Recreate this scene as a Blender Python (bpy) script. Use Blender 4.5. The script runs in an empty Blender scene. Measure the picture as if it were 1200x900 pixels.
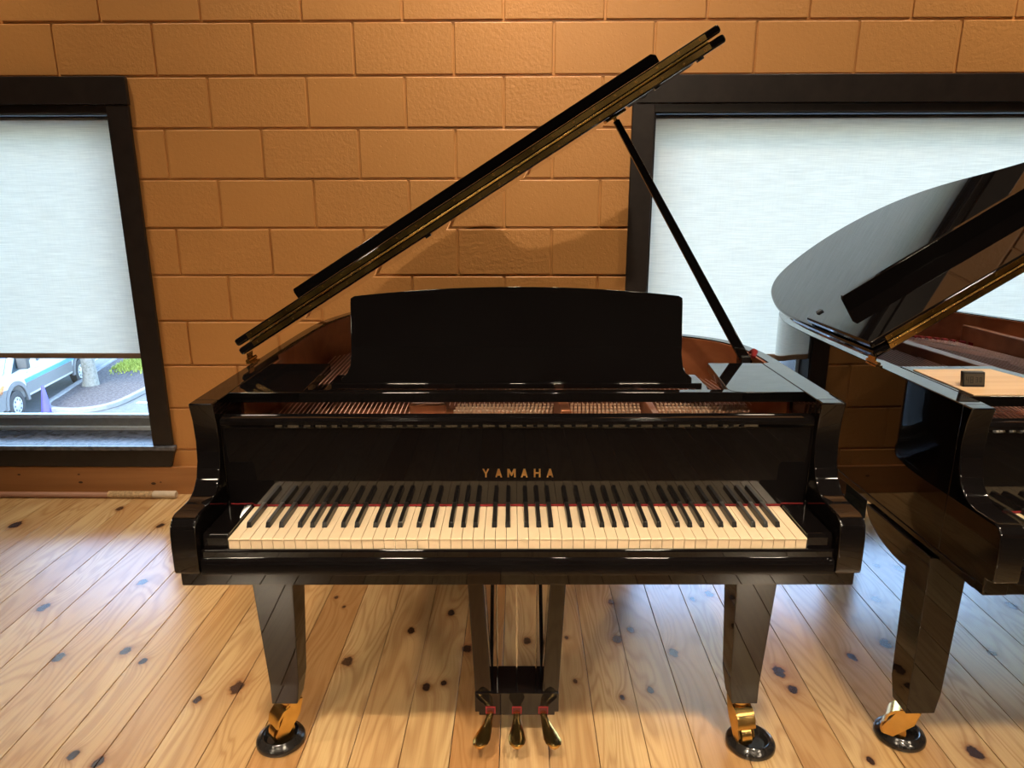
import bpy, bmesh, math, random
from mathutils import Vector, Matrix
random.seed(7)
SC = bpy.context.scene
COL = SC.collection
R = math.radians

# ------------------------------------------------------------------ camera
EYE = Vector((0.0, 0.0, 1.366))
PITCH, YAW, ROLL = R(14.885), R(-0.678), R(-0.083)
F = Vector((math.sin(YAW)*math.cos(PITCH), math.cos(YAW)*math.cos(PITCH), -math.sin(PITCH)))
RT = Vector((math.cos(YAW), -math.sin(YAW), 0)); UP = RT.cross(F)
c_, s_ = math.cos(ROLL), math.sin(ROLL)
RT, UP = c_*RT + s_*UP, c_*UP - s_*RT
cam = bpy.data.objects.new('camera', bpy.data.cameras.new('camera'))
COL.objects.link(cam)
cam.data.sensor_width = 36.0
cam.data.lens = 826.2/1200*36.0
cam.data.clip_start = 0.02
cam.matrix_world = Matrix(((RT.x, UP.x, -F.x, EYE.x), (RT.y, UP.y, -F.y, EYE.y), (RT.z, UP.z, -F.z, EYE.z), (0, 0, 0, 1)))
SC.camera = cam

# ------------------------------------------------------------------ world, sun, lamps, exposure
SC.view_settings.view_transform = 'Standard'
SC.view_settings.look = 'None'
SC.view_settings.exposure = 0.0
SC.view_settings.gamma = 1.0
SC.cycles.use_denoising = True
SC.cycles.max_bounces = 10
SC.cycles.glossy_bounces = 6
SC.cycles.transparent_max_bounces = 12
SC.cycles.sample_clamp_indirect = 6.0
world = bpy.data.worlds.new('world'); SC.world = world
world.use_nodes = True
wn = world.node_tree
sky = wn.nodes.new('ShaderNodeTexSky'); sky.sky_type = 'NISHITA'; sky.sun_disc = False
sky.sun_elevation = R(52); sky.sun_rotation = R(200)
bg = wn.nodes['Background']; bg.inputs['Strength'].default_value = 2.2
wn.links.new(sky.outputs[0], bg.inputs['Color'])

def lamp(kind, loc, energy, color, size=0.1, aim=None, spread=None):
    d = bpy.data.lights.new(kind, 'AREA' if kind != 'sun' else 'SUN')
    d.energy = energy; d.color = color
    if kind == 'sun': d.angle = R(0.6)
    else:
        d.shape = 'DISK'; d.size = size
        if spread: d.spread = R(spread)
    o = bpy.data.objects.new(kind, d); COL.objects.link(o); o.location = loc
    dv = (Vector(aim) - Vector(loc)) if aim else Vector((0, 0, -1))
    o.rotation_euler = dv.to_track_quat('-Z', 'Y').to_euler()
    return o
lamp('sun', (0, 0, 30), 3.0, (1.0, 0.95, 0.86), aim=(4.0, 12.0, 7.0))
WARM = (1.0, 0.82, 0.60)
CEIL = 4.6
for lx, ly, lz, e, aim, sp, sz in ((0.5, -3.0, 4.57, 9, (0.3, 2.6, 1.8), 46, .12), (-2.6, -1.8, 4.57, 3, (-1.0, 0.8, 0.0), 46, .5), (3.2, -1.8, 4.57, 6, (1.3, 0.8, 0.0), 46, .5),
                           (-0.9, -0.6, 4.57, 12, (-0.6, 1.3, 0.0), 40, .36), (1.1, -0.6, 4.57, 12.5, (0.8, 1.3, 0.0), 40, .36),
                           (-3.6, -6.2, 4.57, 5, (0.1, 1.75, 0.0), 16, .5), (3.6, -6.2, 4.57, 5, (-0.1, 1.7, 0.0), 18, .5),  # added fill pair far behind the camera, lightens the floor under the piano
                           (-3.6, 0.9, 4.57, 8, (-1.2, 2.1, 0.0), 42, .3), (3.8, 0.9, 4.57, 12, (1.1, 2.0, 0.0), 42, .3),  # added side fill lamps, aimed low to brighten the floor
                           (0.0, 2.25, 4.3, 23, (0.0, 3.1, 2.3), 72, .12), (2.0, 2.25, 4.3, 14, (2.0, 3.1, 2.3), 72, .12), (-2.1, 2.25, 4.3, 9, (-2.1, 3.1, 2.3), 72, .12)):
    lamp('ceiling_or_fill_lamp', (lx, ly, lz), e, WARM, sz, aim, sp)

# ------------------------------------------------------------------ node and mesh helpers
class NT:
    def __init__(s, name):
        s.m = bpy.data.materials.new(name); s.m.use_nodes = True
        s.t = s.m.node_tree; s.p = s.t.nodes['Principled BSDF']
    def n(s, kind, inputs=None, **props):
        nd = s.t.nodes.new(kind)
        for k, v in props.items(): setattr(nd, k, v)
        for k, v in (inputs or {}).items():
            if isinstance(v, bpy.types.NodeSocket): s.t.links.new(v, nd.inputs[k])
            else: nd.inputs[k].default_value = v
        return nd
    def math(s, op, a, b=None, c=None, clamp=False):
        nd = s.t.nodes.new('ShaderNodeMath'); nd.operation = op; nd.use_clamp = clamp
        for i, v in enumerate((a, b, c)):
            if v is None: continue
            if isinstance(v, bpy.types.NodeSocket): s.t.links.new(v, nd.inputs[i])
            else: nd.inputs[i].default_value = v
        return nd.outputs[0]
    def vmath(s, op, a, b=None):
        nd = s.t.nodes.new('ShaderNodeVectorMath'); nd.operation = op
        for i, v in enumerate((a, b)):
            if v is None: continue
            if isinstance(v, bpy.types.NodeSocket): s.t.links.new(v, nd.inputs[i])
            else: nd.inputs[i].default_value = v
        return nd
    def mix(s, fac, a, b, mode='MIX'):
        nd = s.t.nodes.new('ShaderNodeMix'); nd.data_type = 'RGBA'; nd.blend_type = mode
        for i, v in ((0, fac), (6, a), (7, b)):
            if isinstance(v, bpy.types.NodeSocket): s.t.links.new(v, nd.inputs[i])
            else: nd.inputs[i].default_value = (v if i == 0 or len(v) == 4 else (*v, 1))
        return nd.outputs[2]
    def ramp(s, fac, stops):
        nd = s.t.nodes.new('ShaderNodeValToRGB'); s.t.links.new(fac, nd.inputs[0])
        e = nd.color_ramp.elements
        while len(e) < len(stops): e.new(0.5)
        for el, (p, cc) in zip(e, stops):
            el.position = p; el.color = (*cc, 1) if len(cc) == 3 else cc
        return nd.outputs[0]
    def set(s, **kw):
        for k, v in kw.items():
            k = k.replace('_', ' ')
            if isinstance(v, bpy.types.NodeSocket): s.t.links.new(v, s.p.inputs[k])
            else: s.p.inputs[k].default_value = v if not isinstance(v, tuple) or len(v) == 4 else (*v, 1)
        return s
    def bump(s, h, strength=0.3, dist=0.01):
        b = s.n('ShaderNodeBump', {'Height': h, 'Strength': strength, 'Distance': dist})
        s.t.links.new(b.outputs[0], s.p.inputs['Normal'])

def plain(name, col, rough=0.5, metal=0.0, noise=0.08, scale=40.0, **kw):
    m = NT(name)
    tc = m.n('ShaderNodeTexCoord')
    nz = m.n('ShaderNodeTexNoise', {'Vector': tc.outputs['Object'], 'Scale': scale, 'Detail': 3.0})
    a = tuple(c*(1-noise) for c in col); b = tuple(min(1, c*(1+noise)) for c in col)
    m.set(Base_Color=m.ramp(nz.outputs[0], [(0.3, a), (0.7, b)]), Roughness=rough, Metallic=metal, **kw)
    return m.m

class MB:
    def __init__(s): s.v = []; s.f = []
    def add(s, vs, fs):
        o = len(s.v); s.v += [tuple(v) for v in vs]; s.f += [tuple(i + o for i in f) for f in fs]; return s
    def box(s, x0, x1, y0, y1, z0, z1):
        vs = [(x, y, z) for x in (x0, x1) for y in (y0, y1) for z in (z0, z1)]
        return s.add(vs, [(0, 1, 3, 2), (4, 6, 7, 5), (0, 4, 5, 1), (2, 3, 7, 6), (0, 2, 6, 4), (1, 5, 7, 3)])
    def prism(s, pts, a0, a1, axis='x', fn=None):
        """extrude a polygon along an axis; pts are the two other coordinates in order"""
        n = len(pts)
        def P(p, a):
            if axis == 'x': q = (a, p[0], p[1])
            elif axis == 'y': q = (p[0], a, p[1])
            else: q = (p[0], p[1], a)
            return fn(q) if fn else q
        vs = [P(p, a0) for p in pts] + [P(p, a1) for p in pts]
        fs = [tuple(range(n))[::-1], tuple(range(n, 2*n))] + [(i, (i+1) % n, n + (i+1) % n, n + i) for i in range(n)]
        return s.add(vs, fs)
    def tube(s, path, r, seg=8, caps=True):
        path = [Vector(p) for p in path]; rs = r if isinstance(r, (list, tuple)) else [r]*len(path)
        vs = []; fs = []
        for i, p in enumerate(path):
            d = (path[min(i+1, len(path)-1)] - path[max(i-1, 0)]).normalized()
            a = d.cross(Vector((0, 0, 1))) if abs(d.z) < 0.8 else d.cross(Vector((0, 1, 0)))
            a.normalize(); b = d.cross(a)
            for k in range(seg):
                t = 2*math.pi*k/seg; vs.append(p + rs[i]*(math.cos(t)*a + math.sin(t)*b))
        for i in range(len(path)-1):
            for k in range(seg):
                k2 = (k+1) % seg; fs.append((i*seg+k, i*seg+k2, (i+1)*seg+k2, (i+1)*seg+k))
        if caps: fs += [tuple(range(seg))[::-1], tuple(range((len(path)-1)*seg, len(path)*seg))]
        return s.add(vs, fs)
    def lathe(s, prof, c=(0, 0, 0), seg=32, fn=None):
        """prof: (radius, z) list, closed at both ends on the axis"""
        vs = []; fs = []
        for r, z in prof:
            for k in range(seg):
                t = 2*math.pi*k/seg; q = (c[0]+r*math.cos(t), c[1]+r*math.sin(t), c[2]+z); vs.append(fn(q) if fn else q)
        n = len(prof)
        for i in range(n-1):
            for k in range(seg):
                k2 = (k+1) % seg; fs.append((i*seg+k, i*seg+k2, (i+1)*seg+k2, (i+1)*seg+k))
        fs += [tuple(range(seg))[::-1], tuple(range((n-1)*seg, n*seg))]
        return s.add(vs, fs)
    def strip(s, outer, inner, z0, z1):
        """wall between two open polylines"""
        n = len(outer)
        vs = [(x, y, z) for z in (z0, z1) for pl in (outer, inner) for x, y in pl]
        O0, I0, O1, I1 = 0, n, 2*n, 3*n; fs = []
        for i in range(n-1):
            fs += [(O0+i, O0+i+1, O1+i+1, O1+i), (I0+i+1, I0+i, I1+i, I1+i+1), (O1+i, O1+i+1, I1+i+1, I1+i), (O0+i+1, O0+i, I0+i, I0+i+1)]
        for i in (0, n-1): fs.append((O0+i, O1+i, I1+i, I0+i))
        return s.add(vs, fs)
    def mesh(s, name, mat, smooth=None, recalc=True):
        me = bpy.data.meshes.new(name); me.from_pydata(s.v, [], s.f)
        if recalc:
            bm = bmesh.new(); bm.from_mesh(me); bmesh.ops.recalc_face_normals(bm, faces=bm.faces); bm.to_mesh(me); bm.free()
        me.materials.append(mat)
        if smooth:
            me.polygons.foreach_set('use_smooth', [True]*len(me.polygons)); me.set_sharp_from_angle(angle=R(smooth))
        me.update(); return me
    def obj(s, name, mat, parent=None, smooth=None, bevel=None, seg=2):
        return link(name, s.mesh(name, mat, smooth), parent, bevel, seg)
def link(name, me, parent=None, bevel=None, seg=2):
    o = bpy.data.objects.new(name, me); COL.objects.link(o)
    if parent: o.parent = parent
    if bevel:
        b = o.modifiers.new('bevel', 'BEVEL'); b.width = bevel; b.segments = seg; b.limit_method = 'ANGLE'; b.angle_limit = R(40)
        b.harden_normals = True
    return o
def empty(name, loc=(0, 0, 0), rz=0.0, parent=None):
    o = bpy.data.objects.new(name, None); COL.objects.link(o); o.location = loc; o.rotation_euler = (0, 0, rz)
    o.empty_display_size = 0.1
    if parent: o.parent = parent
    return o
def tag(o, label=None, cat=None, group=None, kind=None):
    for k, v in (('label', label), ('category', cat), ('group', group), ('kind', kind)):
        if v: o[k] = v
    return o
def box(name, mat, parent, x0, x1, y0, y1, z0, z1, bevel=None, seg=2):
    return MB().box(x0, x1, y0, y1, z0, z1).obj(name, mat, parent, None, bevel, seg)
def spline(pts, per=8):
    out = []
    P = [pts[0]] + list(pts) + [pts[-1]]
    for i in range(1, len(P)-2):
        p0, p1, p2, p3 = (Vector((*p, 0)) for p in P[i-1:i+3])
        for k in range(per):
            t = k/per
            v = 0.5*((2*p1) + (p2-p0)*t + (2*p0-5*p1+4*p2-p3)*t*t + (3*p1-p0-3*p2+p3)*t**3)
            out.append((v.x, v.y))
    out.append(tuple(pts[-1])); return out
def offset(pl, d):
    """offset an open polyline to its right-hand side by d"""
    out = []
    for i, p in enumerate(pl):
        a = Vector(pl[max(i-1, 0)]); b = Vector(pl[min(i+1, len(pl)-1)])
        t = (b-a).normalized(); out.append((p[0] + t.y*d, p[1] - t.x*d))
    return out

# ------------------------------------------------------------------ materials
def knots_nodes(m, pos, knots):
    best = None
    for x, y, r in knots:
        v = m.vmath('SUBTRACT', pos, (x, y, 0.0)).outputs[0]
        v = m.vmath('MULTIPLY', v, (1.45/r, 1.0/r, 0.0)).outputs[0]
        l = m.vmath('LENGTH', v).outputs['Value']
        best = l if best is None else m.math('MINIMUM', best, l)
    return best

KNOTS = [(-2.177,2.759,.033),(-1.643,2.130,.026),(-1.385,2.299,.023),(-1.416,1.858,.024),(-1.227,1.894,.023),(-1.147,1.848,.017),(-.814,1.732,.027),(-.906,1.677,.016),(-1.132,1.471,.018),(-1.054,1.450,.020),(-1.546,2.757,.020),(-.524,1.850,.023),(-.353,2.009,.019),(-.232,2.112,.017),(-.268,1.737,.017),(-.221,1.756,.013),(-.165,1.916,.021),(.024,1.958,.018),(-.041,2.324,.021),(-.119,1.952,.007),(.311,1.969,.023),(.318,2.185,.015),(.362,2.020,.017),(.477,1.905,.021),(.374,1.732,.015),(.289,1.699,.011),(.162,1.767,.009),(.150,1.977,.009),(.673,2.238,.021),(.608,2.204,.015),(.771,1.815,.026),(.782,1.736,.020),(1.020,1.885,.020),(1.154,1.955,.026),(1.248,2.210,.022),(1.441,2.423,.024),(1.366,2.442,.018),(.879,1.474,.013),(1.157,1.502,.027),(1.697,2.172,.024),(1.460,1.911,.019),(-.647,2.204,.010),(-.606,2.145,.008),(-1.817,2.926,.022),(1.400,2.222,.014),
         (-.3, .9, .02), (.42, .6, .024), (-.62, .5, .02), (.1, .3, .02), (.9, .8, .02), (-1.1, .2, .02)]

def floor_material():
    m = NT('pine_floor')
    pos = m.n('ShaderNodeNewGeometry').outputs['Position']
    seed = m.n('ShaderNodeAttribute', attribute_type='OBJECT', attribute_name='seed').outputs['Fac']
    tint = m.n('ShaderNodeAttribute', attribute_type='OBJECT', attribute_name='tint').outputs['Fac']
    k = knots_nodes(m, pos, KNOTS)
    near = m.math('POWER', 2.718, m.math('MULTIPLY', k, -0.55))
    sx = m.n('ShaderNodeSeparateXYZ', {0: pos})
    gx = m.math('ADD', m.math('ADD', sx.outputs[0], m.math('MULTIPLY', seed, 3.1)), m.math('MULTIPLY', near, 0.05))
    gy = m.math('MULTIPLY', sx.outputs[1], 0.13)
    gv = m.n('ShaderNodeCombineXYZ', {0: gx, 1: gy, 2: seed}).outputs[0]
    big = m.n('ShaderNodeTexNoise', {'Vector': gv, 'Scale': 7.0, 'Detail': 2.0, 'Distortion': 0.6}).outputs[0]
    ring = m.math('SINE', m.math('ADD', m.math('MULTIPLY', big, 95.0), m.math('MULTIPLY', gx, 60.0)))
    ring = m.math('MULTIPLY_ADD', ring, 0.5, 0.5)
    ring = m.math('POWER', ring, 2.2)
    fv = m.n('ShaderNodeCombineXYZ', {0: m.math('MULTIPLY', gx, 260.0), 1: m.math('MULTIPLY', gy, 40.0), 2: seed}).outputs[0]
    fine = m.n('ShaderNodeTexNoise', {'Vector': fv, 'Scale': 1.0, 'Detail': 3.0}).outputs[0]
    patch = m.n('ShaderNodeTexNoise', {'Vector': gv, 'Scale': 5.0, 'Detail': 1.0}).outputs[0]
    base = m.ramp(tint, [(0.0, (0.70, 0.49, 0.24)), (0.5, (0.62, 0.40, 0.175)), (1.0, (0.47, 0.235, 0.08))])
    base = m.mix(m.math('MULTIPLY', m.math('SUBTRACT', patch, 0.42, clamp=True), 1.6, clamp=True), base, (0.46, 0.215, 0.075))
    base = m.mix(m.math('MULTIPLY', ring, 0.42), base, (0.33, 0.145, 0.045))
    base = m.mix(m.math('MULTIPLY', m.math('SUBTRACT', fine, 0.45, clamp=True), 0.8), base, (0.26, 0.11, 0.035))
    wob = m.n('ShaderNodeTexNoise', {'Vector': pos, 'Scale': 45.0, 'Detail': 2.0}).outputs[0]
    kk = m.math('ADD', k, m.math('MULTIPLY', m.math('SUBTRACT', wob, 0.5), 1.2))
    halo = m.ramp(kk, [(0.0, (1, 1, 1)), (0.18, (0.55, 0.55, 0.55)), (0.55, (0, 0, 0))])
    kd = m.n('ShaderNodeMapRange', {0: kk, 1: 0.0, 2: 4.0}).outputs[0]
    halo = m.ramp(kd, [(0.2, (0.8, 0.8, 0.8)), (0.42, (0.22, 0.22, 0.22)), (0.75, (0, 0, 0))])
    core = m.ramp(kd, [(0.19, (1, 1, 1)), (0.27, (0, 0, 0))])
    base = m.mix(halo, base, (0.27, 0.10, 0.03))
    base = m.mix(core, base, (0.045, 0.022, 0.014))
    m.set(Base_Color=base, Roughness=m.math('MULTIPLY_ADD', fine, 0.10, 0.17), IOR=2.2)
    m.bump(m.math('MULTIPLY_ADD', ring, 0.3, fine), 0.10, 0.0015)
    return m.m

def wood_material(name, light, dark, rough=0.4, along='Y', scale=1.0):
    m = NT(name)
    tc = m.n('ShaderNodeTexCoord').outputs['Object']
    sc = {'X': (1.2, 22, 22), 'Y': (22, 1.2, 22), 'Z': (22, 22, 1.2)}[along]
    v = m.vmath('MULTIPLY', tc, tuple(q*scale for q in sc)).outputs[0]
    a = m.n('ShaderNodeTexNoise', {'Vector': v, 'Scale': 1.0, 'Detail': 4.0, 'Distortion': 0.8}).outputs[0]
    b = m.n('ShaderNodeTexNoise', {'Vector': v, 'Scale': 6.0, 'Detail': 2.0}).outputs[0]
    c = m.ramp(a, [(0.3, dark), (0.65, light)])
    c = m.mix(m.math('MULTIPLY', b, 0.35), c, dark)
    m.set(Base_Color=c, Roughness=rough); m.bump(b, 0.08, 0.001)
    return m.m

def block_material(mortar=False):
    m = NT('painted_mortar' if mortar else 'painted_block')
    tc = m.n('ShaderNodeNewGeometry').outputs['Position']
    rnd = m.n('ShaderNodeObjectInfo').outputs['Random']
    a = m.n('ShaderNodeTexNoise', {'Vector': tc, 'Scale': 70.0, 'Detail': 3.0, 'Roughness': 0.6}).outputs[0]
    b = m.n('ShaderNodeTexNoise', {'Vector': tc, 'Scale': 5.0, 'Detail': 3.0}).outputs[0]
    v = m.n('ShaderNodeTexVoronoi', {'Vector': tc, 'Scale': 38.0, 'Randomness': 1.0}).outputs['Distance']
    pit = m.ramp(v, [(0.06, (0, 0, 0)), (0.14, (1, 1, 1))])
    c = m.mix(b, (0.60, 0.285, 0.088), (0.54, 0.248, 0.074))
    c = m.mix(m.math('MULTIPLY', rnd, 0.35), c, (0.54, 0.250, 0.078))
    m.set(Base_Color=c, Roughness=0.42)
    h = m.math('ADD', m.math('MULTIPLY', a, m.math('MULTIPLY_ADD', rnd, 0.9, 0.35)), m.math('MULTIPLY', pit, 0.25))
    m.bump(h, 0.55, 0.004)
    return m.m

def blind_material():
    m = NT('blind_fabric')
    m.t.nodes.remove(m.p)
    pos = m.n('ShaderNodeNewGeometry').outputs['Position']
    v1 = m.vmath('MULTIPLY', pos, (9.0, 1.0, 260.0)).outputs[0]
    v2 = m.vmath('MULTIPLY', pos, (200.0, 1.0, 14.0)).outputs[0]
    a = m.n('ShaderNodeTexNoise', {'Vector': v1, 'Scale': 1.0, 'Detail': 3.0}).outputs[0]
    b = m.n('ShaderNodeTexNoise', {'Vector': v2, 'Scale': 1.0, 'Detail': 2.0}).outputs[0]
    w = m.math('ADD', m.math('MULTIPLY', a, 0.82), m.math('MULTIPLY', b, 0.18))
    col = m.ramp(w, [(0.32, (0.82, 0.79, 0.73)), (0.66, (0.97, 0.935, 0.865))])
    tr = m.n('ShaderNodeBsdfTranslucent', {'Color': col})
    df = m.n('ShaderNodeBsdfDiffuse', {'Color': col})
    mx = m.n('ShaderNodeMixShader', {0: 0.28, 1: tr.outputs[0], 2: df.outputs[0]})
    m.t.links.new(mx.outputs[0], m.t.nodes['Material Output'].inputs[0])
    return m.m

def glass_material(name='window_glass', tint=(0.93, 0.96, 0.96)):
    m = NT(name); m.t.nodes.remove(m.p)
    fr = m.n('ShaderNodeFresnel', {'IOR': 1.45})
    t = m.n('ShaderNodeBsdfTransparent', {'Color': (*tint, 1)})
    g = m.n('ShaderNodeBsdfGlossy', {'Roughness': 0.02})
    mx = m.n('ShaderNodeMixShader', {0: fr.outputs[0], 1: t.outputs[0], 2: g.outputs[0]})
    m.t.links.new(mx.outputs[0], m.t.nodes['Material Output'].inputs[0])
    return m.m

def speck(name, cols, scale, rough=0.9, bump=0.0):
    m = NT(name)
    pos = m.n('ShaderNodeNewGeometry').outputs['Position']
    a = m.n('ShaderNodeTexNoise', {'Vector': pos, 'Scale': scale, 'Detail': 4.0, 'Roughness': 0.7}).outputs[0]
    n = len(cols)
    m.set(Base_Color=m.ramp(a, [(0.3 + 0.4*i/(n-1), c) for i, c in enumerate(cols)]), Roughness=rough)
    if bump: m.bump(a, bump, 0.02)
    return m.m

def lacquer():
    m = NT('black_lacquer')
    tc = m.n('ShaderNodeTexCoord').outputs['Object']
    a = m.n('ShaderNodeTexNoise', {'Vector': tc, 'Scale': 6.0, 'Detail': 2.0}).outputs[0]
    m.set(Base_Color=m.ramp(a, [(0.3, (0.0045, 0.0035, 0.0035)), (0.7, (0.006, 0.005, 0.005))]), Roughness=0.025, IOR=1.5)
    return m.m

M = dict(
    lacquer=lacquer(),
    satin=plain('satin_black', (0.010, 0.009, 0.009), 0.35),
    brass=plain('polished_brass', (0.78, 0.50, 0.16), 0.22, 1.0),
    brass_dark=plain('brass_dark_reflection', (0.56, 0.35, 0.11), 0.24, 1.0, noise=0.4, scale=14.0),  # brass darkened in its colour to stand in for dark reflections
    gold=plain('gold_letter', (0.95, 0.60, 0.24), 0.30, 1.0),
    steel=plain('steel_wire', (0.88, 0.64, 0.58), 0.5, 0.1),
    pin=plain('tuning_pin_metal', (0.80, 0.62, 0.46), 0.3, 0.6),
    rod=plain('chromed_rod', (0.50, 0.48, 0.46), 0.08, 1.0),
    copper=plain('copper_wire', (0.90, 0.54, 0.42), 0.5, 0.1),
    plate=plain('bronze_plate', (0.30, 0.105, 0.045), 0.34, 0.35, noise=0.12, scale=25.0),
    felt=plain('red_felt', (0.20, 0.008, 0.010), 0.95),
    felt_dark=plain('dark_red_felt', (0.06, 0.006, 0.006), 0.95),
    ivory=plain('ivory_key', (0.78, 0.61, 0.40), 0.22, noise=0.02),
    ebony=plain('black_key', (0.010, 0.009, 0.008), 0.30),
    mahogany=wood_material('mahogany_rim', (0.50, 0.185, 0.075), (0.33, 0.105, 0.042), 0.3, 'X', 0.5),
    spruce=wood_material('spruce_board', (0.16, 0.055, 0.025), (0.10, 0.032, 0.014), 0.85, 'Y'),
    paleboard=wood_material('pale_wood', (0.82, 0.58, 0.35), (0.66, 0.42, 0.22), 0.5, 'X'),
    trim=plain('dark_trim_paint', (0.020, 0.014, 0.012), 0.38, noise=0.25, scale=18.0),
    sill=plain('sill_paint', (0.11, 0.115, 0.135), 0.22, noise=0.5, scale=30.0),
    alu=plain('white_aluminium', (0.86, 0.88, 0.90), 0.35),
    alu_dark=plain('grey_track', (0.30, 0.30, 0.29), 0.45),
    blind=blind_material(), bar=plain('blind_bar', (0.20, 0.13, 0.085), 0.55),
    glass=glass_material(), block=block_material(), mortar=block_material(True),
    pine=wood_material('stained_pine', (0.47, 0.215, 0.075), (0.34, 0.14, 0.045), 0.38, 'X', 0.7),
    floor=floor_material(),
    pole=wood_material('pole_wood', (0.50, 0.28, 0.20), (0.40, 0.20, 0.13), 0.5, 'X'),
    cord=plain('twine', (0.52, 0.36, 0.20), 0.9, noise=0.3, scale=90.0),
    roomwall=plain('room_wall_paint', (0.56, 0.27, 0.10), 0.6), ceiling=plain('ceiling_paint', (0.06, 0.055, 0.05), 0.8),
)

# ------------------------------------------------------------------ room shell
D = 3.105           # plane of the block wall
XL, XR, YF = -6.4, 6.6, -7.5
tag(box('ceiling', M['ceiling'], None, XL-0.2, XR+0.2, YF-0.2, D+0.4, CEIL, CEIL+0.15), kind='structure')
tag(box('wall_left', M['roomwall'], None, XL-0.15, XL, YF, D+0.4, -0.1, CEIL), kind='structure')
tag(box('wall_right', M['roomwall'], None, XR, XR+0.15, YF, D+0.4, -0.1, CEIL), kind='structure')
tag(box('wall_front', M['ceiling'], None, XL-0.15, XR+0.15, YF-0.15, YF, -0.1, CEIL), kind='structure')

floor = tag(box('floor', M['satin'], None, XL-0.15, XR+0.15, YF, D+0.3, -0.12, -0.022), kind='structure')
PW = 0.1255
tints = {}
for k in range(-24, 24):
    x0 = 0.326 + k*PW
    me = MB().box(x0+0.0008, x0+PW-0.0008, -1.3, D-0.004, -0.022, 0.0).mesh('floor_plank', M['floor'])
    o = link('floor_plank', me, floor, 0.0012, 1)
    o['seed'] = (k*0.377) % 1.0*7.0 + k*0.61
    t = random.random()
    t = {-4: 0.9, -8: 0.85, -3: 0.15, -5: 0.3, -6: 0.25, -2: 0.35, -1: 0.25, 0: 0.3, 1: 0.65, 2: 0.2, 3: 0.75, 4: 0.35, 5: 0.5, -7: 0.2, -9: 0.4}.get(k, t*0.75)
    o['tint'] = t
# planks further back in the room, behind the camera, joined
mb = MB()
for k in range(-54, 50):
    x0 = 0.326 + k*PW
    if -24 <= k < 24: mb.box(x0+0.0008, x0+PW-0.0008, YF, -1.302, -0.022, 0.0)
    else: mb.box(x0+0.0008, x0+PW-0.0008, YF, D-0.004, -0.022, 0.0)
o = mb.obj('outer_planks', M['floor'], floor); o['seed'] = 2.0; o['tint'] = 0.4; tag(o, kind='stuff')

# openings (x0, x1, z0, z1) in the block wall
OPEN = [(-5.2, -1.705, 0.235, 1.715), (0.545, 5.2, 0.235, 1.715)]  # unseen outer ends stretched to let in more daylight
WT = 0.30
wall = MB()
xs = [XL, OPEN[0][0], OPEN[0][1], OPEN[1][0], OPEN[1][1], XR]
for a, b, holes in ((xs[0], xs[1], 0), (xs[1], xs[2], 1), (xs[2], xs[3], 0), (xs[3], xs[4], 1), (xs[4], xs[5], 0)):
    if holes:
        wall.box(a, b, D+0.007, D+WT, -0.1, OPEN[0][2]); wall.box(a, b, D+0.007, D+WT, OPEN[0][3], CEIL)
    else: wall.box(a, b, D+0.007, D+WT, -0.1, CEIL)
wall = tag(wall.obj('wall_back', M['mortar']), kind='structure')
Z0 = 0.2192; CH = 0.2032; X0 = -1.8977; J = 0.0045
cache = {}
def put_block(xa, xb, za, zb):
    if xb-xa < 0.02 or zb-za < 0.02: return
    w, h = round(xb-xa, 4), round(zb-za, 4)
    if (w, h) not in cache:
        cache[(w, h)] = MB().box(-w/2, w/2, 0, 0.012, -h/2, h/2).mesh('concrete_block', M['block'])
    o = link('concrete_block', cache[(w, h)], wall, 0.004, 2)
    o.location = ((xa+xb)/2, D + random.uniform(-0.0012, 0.0012), (za+zb)/2)
    o.rotation_euler = (random.uniform(-.002, .002), 0, random.uniform(-.001, .001))
for k in range(-1, 11):
    za, zb = Z0 + k*CH + J, Z0 + (k+1)*CH - J
    par = k % 2
    for n in range(-6, 12):
        xa, xb = X0 + (2*n + par)*CH + J, X0 + (2*n + 2 + par)*CH - J
        segs = [(xa, xb)]
        if zb > OPEN[0][2] and za < OPEN[0][3]:
            for (a, b, _, _) in OPEN:
                ns = []
                for (p, q) in segs:
                    if q <= a or p >= b: ns.append((p, q))
                    else:
                        if p < a: ns.append((p, a))
                        if q > b: ns.append((b, q))
                segs = ns
        cut = (za, zb)
        for p, q in segs:
            inside = any(p >= a-1e-6 and q <= b+1e-6 for a, b, _, _ in OPEN)
            put_block(p, q, max(za, 0.0), zb)
        if zb > OPEN[0][2] and za < OPEN[0][3]:
            for (a, b, z0, z1) in OPEN:      # slivers above and below the openings
                p, q = max(xa, a), min(xb, b)
                if q > p:
                    if zb > z1: put_block(p, q, max(za, z1), zb)
                    if za < z0: put_block(p, q, max(za, 0.0), min(zb, z0))

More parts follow.
